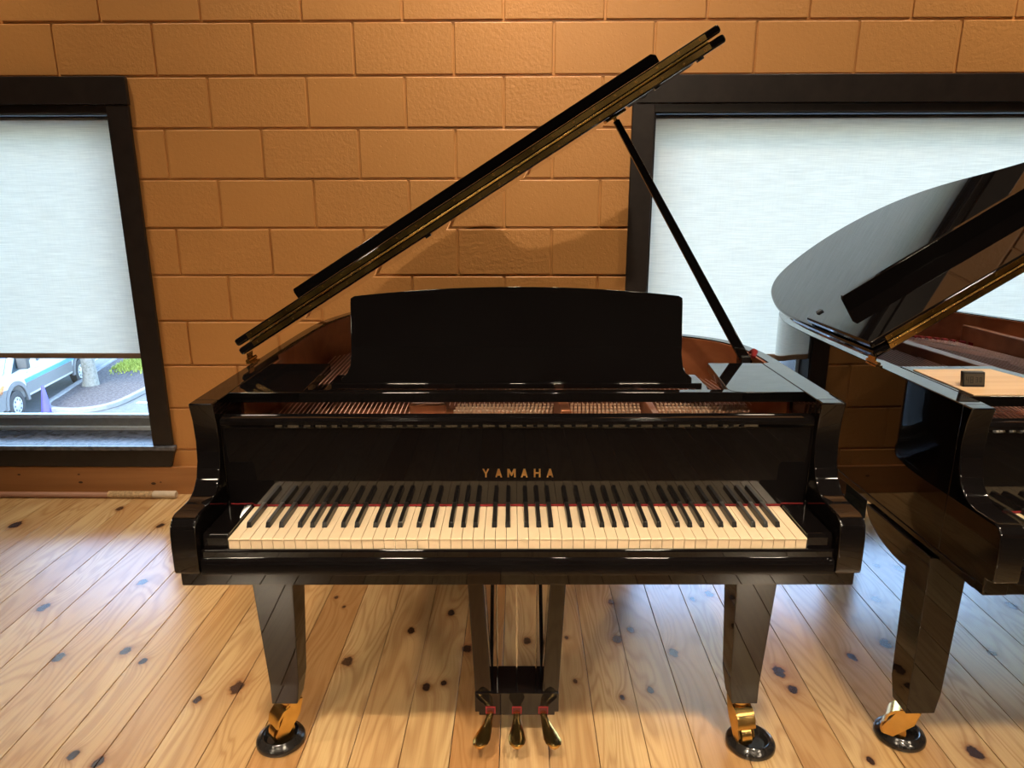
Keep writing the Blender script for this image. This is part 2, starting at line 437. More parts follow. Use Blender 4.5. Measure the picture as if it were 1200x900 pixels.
# windows with casing, frame, pane and roller blind
def window(i, op, bx0, bx1, lab):
    x0, x1, z0, z1 = op
    w = tag(empty('window_%d' % i, ((x0+x1)/2, D+0.2, z0)), kind='structure')
    cx, cz = (x0+x1)/2, z0
    def part(name, mat, a, b, c, d, e, f, bevel=None):
        return box(name, mat, w, a-cx, b-cx, c-D-0.2, d-D-0.2, e-cz, f-cz, bevel)
    # jamb linings
    part('jamb_lining', M['trim'], x0, x0+0.015, D-0.004, D+0.26, z0, z1)
    part('jamb_lining', M['trim'], x1-0.015, x1, D-0.004, D+0.26, z0, z1)
    part('head_lining', M['trim'], x0+0.015, x1-0.015, D-0.004, D+0.26, z1-0.016, z1)
    # casing boards on the room face
    part('side_casing', M['trim'], x0-0.086, x0+0.006, D-0.022, D-0.003, 0.247, 1.733, 0.003)
    part('side_casing', M['trim'], x1-0.006, x1+0.086, D-0.022, D-0.003, 0.247, 1.733, 0.003)
    part('head_casing', M['trim'], x0-0.09, x1+0.09, D-0.026, D-0.003, 1.735, 1.843, 0.003)
    part('stop_strip', M['trim'], x0+0.006, x1-0.006, D-0.016, D-0.003, 1.700, 1.733, 0.002)
    # stool and apron
    part('stool', M['sill'], x0-0.098, x1+0.098, D-0.036, D-0.003, 0.225, 0.245, 0.004)
    part('stool', M['sill'], x0+0.015, x1-0.015, D-0.003, D+0.205, 0.236, 0.245)
    MB().prism([(x0-0.092-cx, 0.224-cz), (x1+0.092-cx, 0.224-cz), (x1+0.068-cx, 0.142-cz), (x0-0.068-cx, 0.142-cz)], -0.224, -0.203, 'y').obj('apron', M['trim'], w, None, 0.003)
    # aluminium frame
    yb = D+0.205
    part('frame_rail', M['alu'], x0+0.015, x1-0.015, yb, yb+0.055, 0.236, 0.262, 0.003)
    part('frame_track', M['alu_dark'], x0+0.015, x1-0.015, yb+0.018, yb+0.055, 0.262, 0.300, 0.002)
    part('frame_rail', M['alu'], x0+0.015, x1-0.015, yb+0.022, yb+0.055, 0.300, 0.318, 0.002)
    part('frame_rail', M['alu'], x0+0.015, x1-0.015, yb, yb+0.055, z1-0.05, z1-0.016, 0.003)
    part('frame_stile', M['alu'], x0+0.015, x0+0.04, yb+0.02, yb+0.055, 0.318, z1-0.05, 0.002)
    part('frame_stile', M['alu'], x1-0.04, x1-0.015, yb+0.02, yb+0.055, 0.318, z1-0.05, 0.002)
    part('mullion', M['alu'], *((-3.06, -3.0) if i == 1 else (2.75, 2.81)), yb, yb+0.055, 0.318, z1-0.05, 0.003)  # added post; unseen bay beyond it has no blind, for extra daylight
    part('pane', M['glass'], x0+0.04, x1-0.04, yb+0.036, yb+0.042, 0.318, z1-0.05)
    # the blind is a thing of its own
    b = empty('roller_blind', (cx, D+0.03, z1-0.03)); tag(b, lab, 'blind')
    mb = MB(); n = 24
    xa, xb, zt, zb = bx0-cx, bx1-cx, -0.005, 0.672-(z1-0.03)
    mb.box(xa, xb, -0.0004, 0.0004, zb, zt)
    f = mb.obj('blind_fabric', M['blind'], b)
    box('bottom_bar', M['bar'], b, xa, xb, -0.007, 0.007, zb-0.020, zb+0.004, 0.003)
    MB().tube([(xa, 0.012, 0.0), (xb, 0.012, 0.0)], 0.012, 12).obj('roller_tube', M['alu_dark'], b, 40)
window(1, OPEN[0], -3.0, OPEN[0][1]-0.018, 'translucent white roller blind in the left window, drawn almost down to the sill')
window(2, OPEN[1], OPEN[1][0]+0.018, 2.75, 'translucent white roller blind in the wide right window behind the second piano')

bb = tag(box('baseboard_back', M['pine'], None, XL, XR, D-0.018, D+0.006, 0.0, 0.138, 0.003), kind='structure')
kn = MB()
for kx, kz, kr in ((-2.37, .098, .006), (-2.085, .10, .005), (-2.082, .06, .008), (-1.735, .055, .009), (-1.70, .062, .004), (-2.9, .08, .008), (0.2, .09, .008), (1.55, .06, .009)):
    kn.lathe([(0.001, 0.0), (kr, 0.0), (kr, 0.0008), (0.001, 0.0008)], (0, 0, 0), 12, fn=lambda q, kx=kx, kz=kz: (kx+q[0]*1.3, D-0.018-q[2], kz+q[1]*0.7))
tag(kn.obj('knots', plain('knot_wood', (0.07, 0.028, 0.012), 0.5), bb), kind='stuff')

# pole along the baseboard
pole = empty('wooden_pole', (-2.3, D-0.060, 0.0)); tag(pole, 'long pale wooden pole with a cord-wrapped end lying along the baseboard', 'pole')
MB().tube([(-1.6, 0, 0.0145), (0.4, 0, 0.0145), (0.685, 0, 0.0145)], [0.0125, 0.0135, 0.0135], 12).obj('shaft', M['pole'], pole, 40)
mb = MB()
for i in range(34): 
    x = 0.37 + i*0.0062
    mb.tube([(x, 0, 0.0165), (x+0.0058, 0, 0.0165)], [0.0160, 0.0160], 12)
    mb.tube([(x+0.0015, 0, 0.0165), (x+0.0043, 0, 0.0165)], [0.0175, 0.0175], 12)
tag(mb.obj('cord_wrap', M['cord'], pole, 40), kind='stuff')
MB().tube([(0.58, 0, 0.018), (0.585, 0, 0.018), (0.685, 0, 0.018), (0.69, 0, 0.018)], [0.014, 0.0175, 0.0175, 0.014], 14).obj('end_wrap', plain('pale_tape', (0.60, 0.50, 0.38), 0.8), pole, 40)

# ------------------------------------------------------------------ grand pianos
LID = [(-0.735, 0.5), (-0.735, 0.8), (-0.733, 1.0), (-0.722, 1.17), (-0.690, 1.32), (-0.640, 1.455), (-0.565, 1.555), (-0.455, 1.620), (-0.32, 1.655), (-0.185, 1.650), (-0.06, 1.605), (0.035, 1.525), (0.105, 1.42), (0.165, 1.29), (0.235, 1.165), (0.33, 1.075), (0.445, 1.005), (0.555, 0.945), (0.645, 0.875), (0.700, 0.79), (0.727, 0.68), (0.735, 0.58), (0.735, 0.5)]
LID_S = spline(LID, 6)
RIM_O = [(-0.722, 0.158)] + offset([p for p in LID_S], 0.013) + [(0.722, 0.158)]
RIM_O[1] = (-0.722, 0.5); RIM_O[-2] = (0.722, 0.5)
def rim_inside(extra=0.0):
    pl = offset(RIM_O, 1.0); out = []
    for i, (p, q) in enumerate(zip(RIM_O, pl)):
        th = 0.034 + (0.020 if (i < 4 or i > len(RIM_O)-4) else 0.0) + extra
        out.append((p[0] + (q[0]-p[0])*th, p[1] + (q[1]-p[1])*th))
    return out
RIM_I = [(-0.668, 0.158)] + rim_inside()[1:-1] + [(0.668, 0.158)]
RIM_L = [(-0.661, 0.30)] + rim_inside(0.0065)[1:-1] + [(0.661, 0.30)]
RIM_J = [(-0.668, 0.30)] + RIM_I[1:-1] + [(0.668, 0.30)]
GLYPH = {
 'Y': [[(0, 1), (.24, 1), (.5, .6), (.76, 1), (1, 1), (.62, .42), (.62, 0), (.38, 0), (.38, .42)]],
 'A': [[(0, 0), (.24, 0), (.30, .2), (.70, .2), (.76, 0), (1, 0), (.63, 1), (.37, 1)]],
 'M': [[(0, 0), (0, 1), (.26, 1), (.5, .5), (.74, 1), (1, 1), (1, 0), (.78, 0), (.78, .6), (.56, .16), (.44, .16), (.22, .6), (.22, 0)]],
 'H': [[(0, 0), (0, 1), (.25, 1), (.25, .6), (.75, .6), (.75, 1), (1, 1), (1, 0), (.75, 0), (.75, .42), (.25, .42), (.25, 0)]]}

def piano(name, loc, rz, label, lid_deg, strip, legs, desk=True, panel=False, extra=None):
    root = tag(empty(name, loc, rz), label, 'piano')
    L = M['lacquer']
    # --- case
    MB().strip(RIM_O, RIM_I, 0.557, 0.928).obj('rim', L, root, 25, 0.0025, 2)
    MB().strip(RIM_J, RIM_L, 0.70, 0.924).obj('inner_rim', M['mahogany'], root, 25)
    prof = [(0.127, 0.928), (0.137, 0.885), (0.141, 0.835), (0.136, 0.79), (0.123, 0.757), (0.103, 0.736), (0.082, 0.726), (0.062, 0.7235),
            (0.008, 0.7235), (-0.008, 0.718), (-0.018, 0.707), (-0.022, 0.69), (-0.024, 0.66), (-0.024, 0.605), (-0.021, 0.598), (0.0, 0.596), (0.0, 0.557), (0.16, 0.557), (0.16, 0.928)]
    for sx in (-1, 1):
        a, b = sorted((sx*0.722, sx*0.669))
        MB().prism(prof, a, b, 'x').obj('cheek', L, root, 25, 0.0035, 3)
        a, b = sorted((sx*0.668, sx*0.6135))
        MB().prism([(0.004, 0.60), (0.004, 0.668), (0.010, 0.676), (0.155, 0.676), (0.155, 0.60)], a, b, 'x').obj('key_block', L, root, None, 0.0025, 2)
    box('keybed', L, root, -0.7205, 0.7205, 0.002, 0.62, 0.5575, 0.5905, 0.002)
    slip = [(0.0, 0.646), (-0.006, 0.646), (-0.009, 0.642), (-0.009, 0.629), (-0.015, 0.624), (-0.018, 0.617), (-0.018, 0.592), (0.0, 0.592)]
    MB().prism(slip, -0.668, 0.668, 'x').obj('key_slip', L, root, 25, 0.0015, 2)
    MB().strip([(-0.7245, 0.03)] + offset(RIM_O, -0.0025)[1:-1] + [(0.7245, 0.03)], [(-0.7205, 0.03)] + RIM_O[1:-1] + [(0.7205, 0.03)], 0.559, 0.577).obj('case_moulding', L, root, 25, 0.0012, 2)
    # --- keyboard
    kb = box('keyboard', M['satin'], root, -0.6125, 0.6125, 0.004, 0.16, 0.60, 0.648)
    pitch = 1.2235/52
    wk = MB().prism([(0.001, 0.630), (0.001, 0.664), (-0.001, 0.6655), (-0.001, 0.668), (0.001, 0.669), (0.160, 0.669), (0.160, 0.630)], -pitch/2+0.00045, pitch/2-0.00045, 'x').mesh('white_key', M['ivory'])
    for i in range(52):
        o = link('white_key', wk, kb, 0.0006, 1); o.location = (-0.61175 + (i+0.5)*pitch, 0, 0)
    bk = MB().add([(-.0056, .050, .668), (.0056, .050, .668), (.0056, .160, .668), (-.0056, .160, .668), (-.0045, .0545, .6805), (.0045, .0545, .6805), (.0045, .160, .6815), (-.0045, .160, .6815)],
                  [(0, 3, 2, 1), (4, 5, 6, 7), (0, 1, 5, 4), (1, 2, 6, 5), (2, 3, 7, 6), (3, 0, 4, 7)]).mesh('black_key', M['ebony'])
    for i in range(51):
        n = i % 7                       # key 0 is A
        if n in (1, 4): continue        # no sharp after B and E
        sh = {0: 0.0028, 2: -0.0028, 3: 0.0028, 5: -0.0034, 6: 0.0}[n]
        o = link('black_key', bk, kb, 0.0009, 2); o.location = (-0.61175 + (i+1)*pitch + sh, 0, 0)
    # --- fallboard
    fbp = [(0.1575, 0.6752), (0.1585, 0.862), (0.153, 0.8655), (0.149, 0.872), (0.149, 0.880), (0.154, 0.8865), (0.163, 0.8885), (0.182, 0.8885), (0.182, 0.6752)]
    fb = MB().prism(fbp, -0.667, 0.667, 'x').obj('fallboard', L, root, 25, 0.0008, 2)
    MB().box(-0.612, 0.612, 0.1568, 0.162, 0.6712, 0.6752).box(-0.664, -0.6125, 0.1560, 0.162, 0.6763, 0.6782).box(0.6125, 0.664, 0.1560, 0.162, 0.6763, 0.6782).obj('felt_strip', M['felt'], fb)
    if extra != 'plain':
        lw, lh, lp = 0.0155, 0.0205, 0.02945
        xs0 = -0.0715
        for i, ch in enumerate('YAMAHA'):
            w = lw*(1.25 if ch == 'M' else 1.0)
            cx = xs0 + i*lp
            mb = MB()
            for poly in GLYPH[ch]:
                mb.prism([(cx + (p[0]-0.5)*w, 0.7425 + p[1]*lh) for p in poly], 0.1566, 0.1582, 'y')
            mb.obj('letter', M['gold'], fb)
    # --- music shelf and desk
    box('music_rail', L, root, -0.667, 0.667, 0.219, 0.245, 0.9035, 0.9275, 0.002)
    MB().prism([(-0.666, 0.219), (-0.503, 0.219), (-0.499, 0.230), (-0.505, 0.512), (-0.666, 0.512)], 0.906, 0.9282, 'z').obj('side_shelf', L, root, None, 0.0015, 2)
    rs = [(0.666, 0.219), (0.523, 0.219), (0.507, 0.223), (0.498, 0.233), (0.4955, 0.246), (0.52, 0.512), (0.666, 0.512)]
    if panel:
        rs = [(0.666, 0.219), (0.50, 0.219), (0.50, 0.512), (0.666, 0.512)]
    MB().prism(rs, 0.906, 0.9282, 'z').obj('side_shelf', L, root, None, 0.0015, 2)
    for sx in (-1, 1):
        a, b = sorted((sx*0.455, sx*0.490)); box('desk_slide', L, root, a, b, 0.36, 0.52, 0.872, 0.894, 0.002)
    if desk:
        dk = empty_frame = None
        P0 = Vector((0, 0.382, 0.9085)); T = (Vector((0, 0.452, 1.1435)) - P0)
        hgt = T.length; T.normalize(); N = Vector((0, -T.z, T.y))
        def fn(q): v = P0 + T*q[1] + N*q[2]; return (q[0], v.y, v.z)
        hw = 0.425
        pts = [(-0.446, 0.0), (-0.446, 0.012), (-0.432, 0.024), (-0.424, 0.042), (-0.4215, 0.07), (-hw, 0.205), (-0.4245, 0.216), (-0.415, 0.2215)]
        top = [(x, 0.2215 + (hgt-0.2215)*(1-(x/0.415)**2)) for x in [(-0.415 + 0.83*i/20) for i in range(1, 20)]]
        poly = pts + top + [(-x, y) for x, y in reversed(pts)]
        MB().prism(poly, -0.016, 0.0, 'z', fn=fn).obj('music_desk', L, root, 25, 0.0015, 2)
        box('desk_ledge', L, root, -0.47, 0.47, 0.372, 0.396, 0.894, 0.9085, 0.002)
    # --- soundboard, plate, strings
    inner = [p for p in RIM_L]
    MB().prism(inner, 0.715, 0.725, 'z').obj('soundboard', M['spruce'], root)
    pin = offset(RIM_O, 0.075)
    pin = [(-0.646, 0.20)] + pin[1:-1] + [(0.646, 0.20)]
    pin2 = [(-0.60, 0.26)] + offset(RIM_O, 0.155)[1:-1] + [(0.60, 0.26)]
    plate = MB().strip(pin, pin2, 0.775, 0.800).obj('plate', M['plate'], root, 25)
    MB().prism([(-0.646, 0.20), (0.646, 0.20), (0.646, 0.40), (0.30, 0.44), (-0.646, 0.46)], 0.79, 0.818, 'z').obj('pin_web', M['plate'], root, None, 0.003)
    def strut(x0, y0, x1, y1, w, z0, z1):
        d = Vector((x1-x0, y1-y0)).normalized(); n = Vector((-d.y, d.x))*w/2
        MB().prism([(x0+n.x, y0+n.y), (x1+n.x, y1+n.y), (x1-n.x, y1-n.y), (x0-n.x, y0-n.y)], z0, z1, 'z').obj('plate_strut', M['plate'], root, None, 0.004)
    strut(-0.215, 0.22, -0.325, 1.33, 0.044, 0.79, 0.872)
    strut(0.115, 0.22, 0.075, 1.38, 0.026, 0.79, 0.885)
    strut(0.330, 0.22, 0.335, 1.00, 0.020, 0.79, 0.868)
    MB().prism([(-0.255, 0.235), (-0.165, 0.235), (-0.19, 0.30), (-0.235, 0.30)], 0.818, 0.895, 'z').obj('plate_boss', M['plate'], root, 25, 0.006, 3)
    # tuning pins
    tp = MB()
    for i in range(74):
        x = -0.155 + i*0.735/73
        if abs(x-0.115) < 0.02 or abs(x-0.33) < 0.02: continue
        for r in range(3):
            tp.tube([(x + r*0.003, 0.342+r*0.028, 0.817), (x + r*0.003, 0.337+r*0.028, 0.848)], 0.0036, 6)
    tag(tp.obj('tuning_pins', M['pin'], root, 60), kind='stuff')
    # strings
    cw, sw = MB(), MB()
    for i in range(30):                 # copper-wound bass strings
        t = i/29.0; x0 = -0.60 + 0.34*t
        x1 = x0 - 0.02 + 0.03*t; y1 = 1.02 + 0.36*t
        cw.tube([(x0, 0.33, 0.836), (x0*0.995, 0.44, 0.846), (x1, y1, 0.835)], 0.0014, 6, False)
    def bent(x):                        # far end of the plain strings follows the bent side
        best = 1.5
        for (xa, ya), (xb, yb) in zip(RIM_O[:-1], RIM_O[1:]):
            if ya > 0.5 and yb > 0.5 and xb > xa and xa <= x <= xb: best = ya + (yb-ya)*(x-xa)/(xb-xa)
        return best - 0.15
    for i in range(62):
        t = i/61.0; x0 = -0.175 + 0.79*t
        if abs(x0-0.118) < 0.016 or abs(x0-0.33) < 0.014: continue
        x1 = x0 - 0.10*(1-t)
        sw.tube([(x0, 0.415, 0.838), (x0, 0.45, 0.840), (x1, max(0.56, bent(x1)), 0.820)], 0.0009, 5, False)
    tag(cw.obj('bass_strings', M['copper'], root), kind='stuff'); tag(sw.obj('plain_strings', M['steel'], root), kind='stuff')
    fm = MB()
    for i in range(26):
        t = i/25; x = -0.27 + 0.50*t
        fm.box(x-0.008, x+0.008, bent(x)+0.0, bent(x)+0.022, 0.812, 0.826)
    tag(fm.obj('string_felt', M['felt'], root), kind='stuff')
    dm = MB()
    for i in range(62):
        x = -0.585 + i*0.0152
        if abs(x+0.21) < 0.03: continue
        dm.box(x-0.005, x+0.005, 0.47, 0.54, 0.842, 0.862)
    tag(dm.obj('dampers', M['satin'], root), kind='stuff')
    # --- lid, opened about the hinge on the left side
    a = R(lid_deg); hx, hz = -0.735, 0.945
    U = Vector((math.cos(a), 0, math.sin(a))); Nn = Vector((-math.sin(a), 0, math.cos(a)))
    def lf(q):          # (u from the left edge, b, n above the plane)
        v = Vector((hx, 0, hz)) + U*q[0] + Nn*q[2]; return (v.x, q[1], v.z)
    def rounded(u0, u1, n0, n1, r):
        return [(u0+r, n0), (u1-r, n0), (u1-r*0.3, n0+r*0.3), (u1, n0+r), (u1, n1-r), (u1-r*0.3, n1-r*0.3), (u1-r, n1), (u0+r, n1), (u0+r*0.3, n1-r*0.3), (u0, n1-r), (u0, n0+r), (u0+r*0.3, n0+r*0.3)]
    outl = [(x+0.735, y) for x, y in LID_S]
    lid = MB().prism(outl, 0.008, 0.0285, 'z', fn=lf).obj('lid', L, root, 25, 0.007, 3)
    flap = MB().prism([(0.004, 0.502), (1.470, 0.502), (1.470, 0.905), (1.455, 0.92), (0.019, 0.92), (0.004, 0.905)], 0.0335, 0.054, 'z', fn=lf).obj('front_lid', L, root, None, 0.007, 3)
    u0, u1, h = strip
    MB().prism([(u0, 0.054), (u1, 0.054), (u1, 0.054+h*0.75), (u1-0.012, 0.054+h), (u0+0.004, 0.054+h), (u0, 0.054+h-0.01)], 0.77, 0.788, 'y', fn=lf).obj('lid_rail', L, flap, None, 0.002, 2)
    # folding hinge along the two abutting edges
    hg = MB().prism(rounded(0.045, 1.43, 0.0125, 0.0255, 0.0008), 0.4995, 0.5015, 'y', fn=lf).obj('hinge_leaf', M['brass_dark'], lid)
    MB().prism(rounded(0.045, 1.43, 0.0368, 0.0500, 0.0008), 0.4995, 0.5025, 'y', fn=lf).obj('hinge_leaf', M['brass_dark'], flap)
    pinm = MB()
    for i in range(46):
        ua = 0.045 + i*1.385/46
        pinm.tube([lf((ua, 0.4995, 0.031)), lf((ua+1.385/46-0.002, 0.4995, 0.031))], 0.0034, 8)
    tag(pinm.obj('hinge_knuckles', M['brass_dark'], lid, 40), kind='stuff')
    sm = MB()
    for i in range(24):
        ua = 0.06 + i*1.355/23
        for nn in (0.0175, 0.0450): sm.lathe([(0.0001, 0), (0.0032, 0), (0.0026, 0.0014), (0.0001, 0.0016)], (0, 0, 0), 8, fn=lambda q, ua=ua, nn=nn: lf((ua+q[0], 0.4995-q[2], nn+q[1])))
    tag(sm.obj('hinge_screws', M['brass'], lid, 40), kind='stuff')
    for ub, vb in ((0.045, 0.885), (1.42, 0.885)):
        MB().prism([(ub-0.009, vb-0.009), (ub+0.009, vb-0.009), (ub+0.009, vb+0.009), (ub-0.009, vb+0.009)], 0.054, 0.060, 'z', fn=lf).obj('bumper', M['satin'], flap, None, 0.002)
    for ub in (0.60, 1.28, 1.40):
        MB().prism([(ub-0.008, 0.512), (ub+0.008, 0.512), (ub+0.008, 0.528), (ub-0.008, 0.528)], 0.003, 0.008, 'z', fn=lf).obj('bumper', M['satin'], lid)
    # case hinges
    for vb in (0.535,):
        MB().tube([(-0.727, vb-0.03, 0.9365), (-0.727, vb+0.03, 0.9365)], 0.0055, 10).box(-0.733, -0.714, vb-0.026, vb+0.026, 0.9275, 0.9315).prism([(-0.733, 0.936), (-0.7295, 0.936), (-0.7285, 0.957), (-0.732, 0.955)], vb-0.018, vb+0.018, 'y').obj('case_hinge', M['brass_dark'], root, 40)
    # prop stick
    top = lf((1.172, 0.62, 0.006)); bot = (0.655, 0.62, 0.915)
    d = Vector(top) - Vector(bot); dn = d.normalized(); side = Vector((dn.z, 0, -dn.x))
    pp = MB()
    def bar(p, q, w0, w1, t):
        p, q = Vector(p), Vector(q); vs = []
        for c0, w in ((p, w0), (q, w1)):
            for sx, sy in ((-1, -1), (1, -1), (1, 1), (-1, 1)): vs.append(c0 + side*sx*w/2 + Vector((0, sy*t/2, 0)))
        pp.add(vs, [(0, 3, 2, 1), (4, 5, 6, 7), (0, 1, 5, 4), (1, 2, 6, 5), (2, 3, 7, 6), (3, 0, 4, 7)])
    bar(Vector(bot) - dn*0.02, Vector(bot) + d*0.985, 0.030, 0.017, 0.018)
    pr = pp.obj('lid_prop', L, root, None, 0.004, 3)
    MB().tube([Vector(bot)+d*0.97, Vector(top)], 0.005, 10).obj('prop_pin', M['brass'], pr, 40)
    MB().prism([(1.145, 0.60), (1.205, 0.60), (1.205, 0.645), (1.145, 0.645)], 0.001, 0.0078, 'z', fn=lf).obj('prop_cup', M['brass'], lid, None, 0.002)
    MB().box(0.640, 0.667, 0.60, 0.645, 0.885, 0.9265).obj('prop_bracket', M['satin'], root, None, 0.003)
    MB().tube([(0.668, 0.585, 0.928), (0.676, 0.60, 0.940), (0.680, 0.62, 0.938), (0.676, 0.64, 0.930)], [0.006, 0.009, 0.008, 0.005], 8).obj('felt_pad', M['felt'], pr, 40)
    # --- legs and casters
    for (x, y, wt, wb, fx, cast, cz) in legs:
        lg = MB(); z1, z0 = 0.558, 0.128
        vs = []
        for z, w in ((z0, wb), (z0+0.055, wb), (z1, wt)):
            k = 1.0 if z != z0 else 0.80
            for sx, sy in ((-1, -1), (1, -1), (1, 1), (-1, 1)):
                xx = x + sx*w*(k if sx*fx < 0 else 1); yy = y + sy*w*(1.0 if z != z0 or sy < 0 else 0.55)
                vs.append((xx, yy, z))
        fs = [(3, 2, 1, 0), (8, 9, 10, 11)]
        for q in (0, 4): fs += [(q+i, q+(i+1) % 4, q+4+(i+1) % 4, q+4+i) for i in range(4)]
        lo = lg.add(vs, fs).obj('leg', L, root, None, 0.002, 2)
        cx, cy = cast
        ax = Vector((cx-x, cy-y, 0));
        ax = ax.normalized() if ax.length > 0.004 else Vector((0, -1, 0))
        pv = Vector((-ax.y, ax.x, 0))
        cs = MB()
        def pt(u, v, z): q = Vector((x, y, 0)) + ax*u + pv*v; return (q.x, q.y, z)
        cs.lathe([(0.001, 0), (0.027, 0), (0.027, 0.012), (0.001, 0.012)], (x, y, z0-0.012), 20)
        for sgn in (-1, 1):     # two cheeks of the fork
            v0, v1 = sgn*0.017, sgn*0.0215
            poly = [(-0.022, z0-0.010), (0.020, z0-0.010), (0.058, cz+0.034), (0.052, cz+0.018), (0.030, cz+0.018), (-0.012, z0-0.05)]
            cs.add([pt(u, v0, z) for u, z in poly] + [pt(u, v1, z) for u, z in poly],
                   [tuple(range(6))[::-1], tuple(range(6, 12))] + [(i, (i+1) % 6, 6+(i+1) % 6, 6+i) for i in range(6)])
        # bowed cap across the fork
        poly = [(0.014, z0-0.016), (0.034, z0-0.022), (0.050, z0-0.040), (0.055, z0-0.062), (0.050, z0-0.062), (0.045, z0-0.044), (0.030, z0-0.028), (0.014, z0-0.022)]
        n = len(poly)
        cs.add([pt(u, -0.024, z) for u, z in poly] + [pt(u, 0.024, z) for u, z in poly],
               [tuple(range(n))[::-1], tuple(range(n, 2*n))] + [(i, (i+1) % n, n+(i+1) % n, n+i) for i in range(n)])
        co = cs.obj('caster', M['brass'], lo, 35)
        wc = Vector((x, y, 0)) + ax*0.032; wh = MB(); seg = 24; vs = []; fs = []
        for vv in (-0.013, 0.013):
            for k in range(seg):
                t = 2*math.pi*k/seg; q = wc + ax*0.030*math.cos(t) + pv*vv; vs.append((q.x, q.y, cz+0.030+0.030*math.sin(t)))
        fs = [tuple(range(seg))[::-1], tuple(range(seg, 2*seg))] + [(k, (k+1) % seg, seg+(k+1) % seg, seg+k) for k in range(seg)]
        wh.add(vs, fs).obj('wheel', M['brass_dark'], lo, 35)
    # --- pedal lyre
    ly = empty('pedal_lyre', (0, 0, 0), 0, root)
    for sx in (-1, 1):
        MB().add([(sx*0.063, 0.195, 0.10), (sx*0.106, 0.195, 0.10), (sx*0.106, 0.265, 0.10), (sx*0.063, 0.265, 0.10), (sx*0.088, 0.195, 0.5575), (sx*0.126, 0.195, 0.5575), (sx*0.126, 0.265, 0.5575), (sx*0.088, 0.265, 0.5575)],
                 [(0, 3, 2, 1), (4, 5, 6, 7), (0, 1, 5, 4), (1, 2, 6, 5), (2, 3, 7, 6), (3, 0, 4, 7)]).obj('lyre_post', L, ly, None, 0.003)
        MB().tube([(sx*0.068, 0.255, 0.125), (sx*0.066, 0.62, 0.557)], 0.0055, 8).obj('lyre_brace', L, ly, 40)
    MB().prism([(-0.098, 0.068), (0.098, 0.068), (0.098, 0.078), (0.108, 0.078), (0.108, 0.135), (-0.108, 0.135), (-0.108, 0.078), (-0.098, 0.078)], 0.19, 0.30, 'y').obj('lyre_box', L, ly, None, 0.002)
    for x, dx in ((-0.068, -0.022), (0.0, 0.0), (0.068, 0.022)):
        f = MB().box(x-0.0125, x+0.0125, 0.188, 0.1905, 0.0925, 0.095).box(x-0.0125, x-0.0103, 0.188, 0.1905, 0.074, 0.0925).box(x+0.0103, x+0.0125, 0.188, 0.1905, 0.074, 0.0925).obj('pedal_felt', M['felt'], ly)
        MB().box(x-0.0103, x+0.0103, 0.1885, 0.1902, 0.074, 0.0925).obj('pedal_slot', M['felt_dark'], ly)
        pth = [(0.192, 0, 0.009), (0.170, 0.10, 0.0095), (0.150, 0.35, 0.013), (0.130, 0.68, 0.0185), (0.112, 0.92, 0.0215), (0.099, 1.04, 0.0185), (0.091, 1.10, 0.012), (0.088, 1.12, 0.005)]
        vs = []; fs = []
        for y, t, hw in pth:
            zc = 0.078 - 0.018*min(t, 1.0)
            for q in range(8):
                an = 2*math.pi*q/8; vs.append((x+dx*t + hw*math.cos(an), y, zc + 0.0075*math.sin(an)))
        for i in range(len(pth)-1):
            fs += [(i*8+k, i*8+(k+1) % 8, (i+1)*8+(k+1) % 8, (i+1)*8+k) for k in range(8)]
        fs += [tuple(range(8))[::-1], tuple(range((len(pth)-1)*8, len(pth)*8))]
        MB().add(vs, fs).obj('pedal', M['brass'], ly, 60)
        MB().tube([(x*0.74, 0.235, 0.13), (x*0.74, 0.235, 0.5575)], 0.0021, 8).obj('pedal_rod', M['rod'], ly, 40)
    return root

P1 = (-0.005, 1.354, 0.0); P1R = 0.0105
piano('grand_piano', P1, P1R, 'black lacquered grand piano in the centre with whole keyboard and upright music desk',
      31.9, (0.131, 1.377, 0.042),
      [(-0.583, 0.195, 0.052, 0.036, -1, (-0.601, 0.177), 0.009), (0.571, 0.195, 0.052, 0.036, 1, (0.576, 0.165), 0.009), (-0.25, 1.33, 0.052, 0.036, 1, (-0.25, 1.36), 0.0)])
P2 = (1.689, 1.341, 0.0); P2R = 0.026
p2 = piano('grand_piano', P2, P2R, 'black lacquered grand piano cut off by the right edge, without a music desk',
      32.3, (0.086, 1.32, 0.050),
      [(-0.690, 0.205, 0.046, 0.040, -1, (-0.705, 0.215), 0.009), (0.62, 0.205, 0.046, 0.040, 1, (0.63, 0.19), 0.009), (-0.33, 1.30, 0.050, 0.046, 1, (-0.33, 1.33), 0.0)],
      desk=False, panel=True)
# the pale panel let into the left shelf of the second piano and the bracket behind its front leg
MB().prism([(-0.655, 0.226), (-0.40, 0.226), (-0.452, 0.470), (-0.655, 0.470)], 0.9275, 0.9305, 'z').obj('wood_panel', M['paleboard'], p2, None, 0.0008)
MB().prism([(-0.499, 0.222), (-0.36, 0.222), (-0.42, 0.512), (-0.505, 0.512)], 0.906, 0.9282, 'z').obj('shelf_extension', M['lacquer'], p2, None, 0.0015)
arc = [(0.16 + 0.0, 0.558), (0.16, 0.50)] + [(0.27 + 0.19*math.sin(t*math.pi/16), 0.558 - 0.075*math.cos(t*math.pi/16)) for t in range(9)]
MB().prism(arc, -0.735, -0.655, 'x').obj('leg_bracket', M['lacquer'], p2, 30, 0.003)

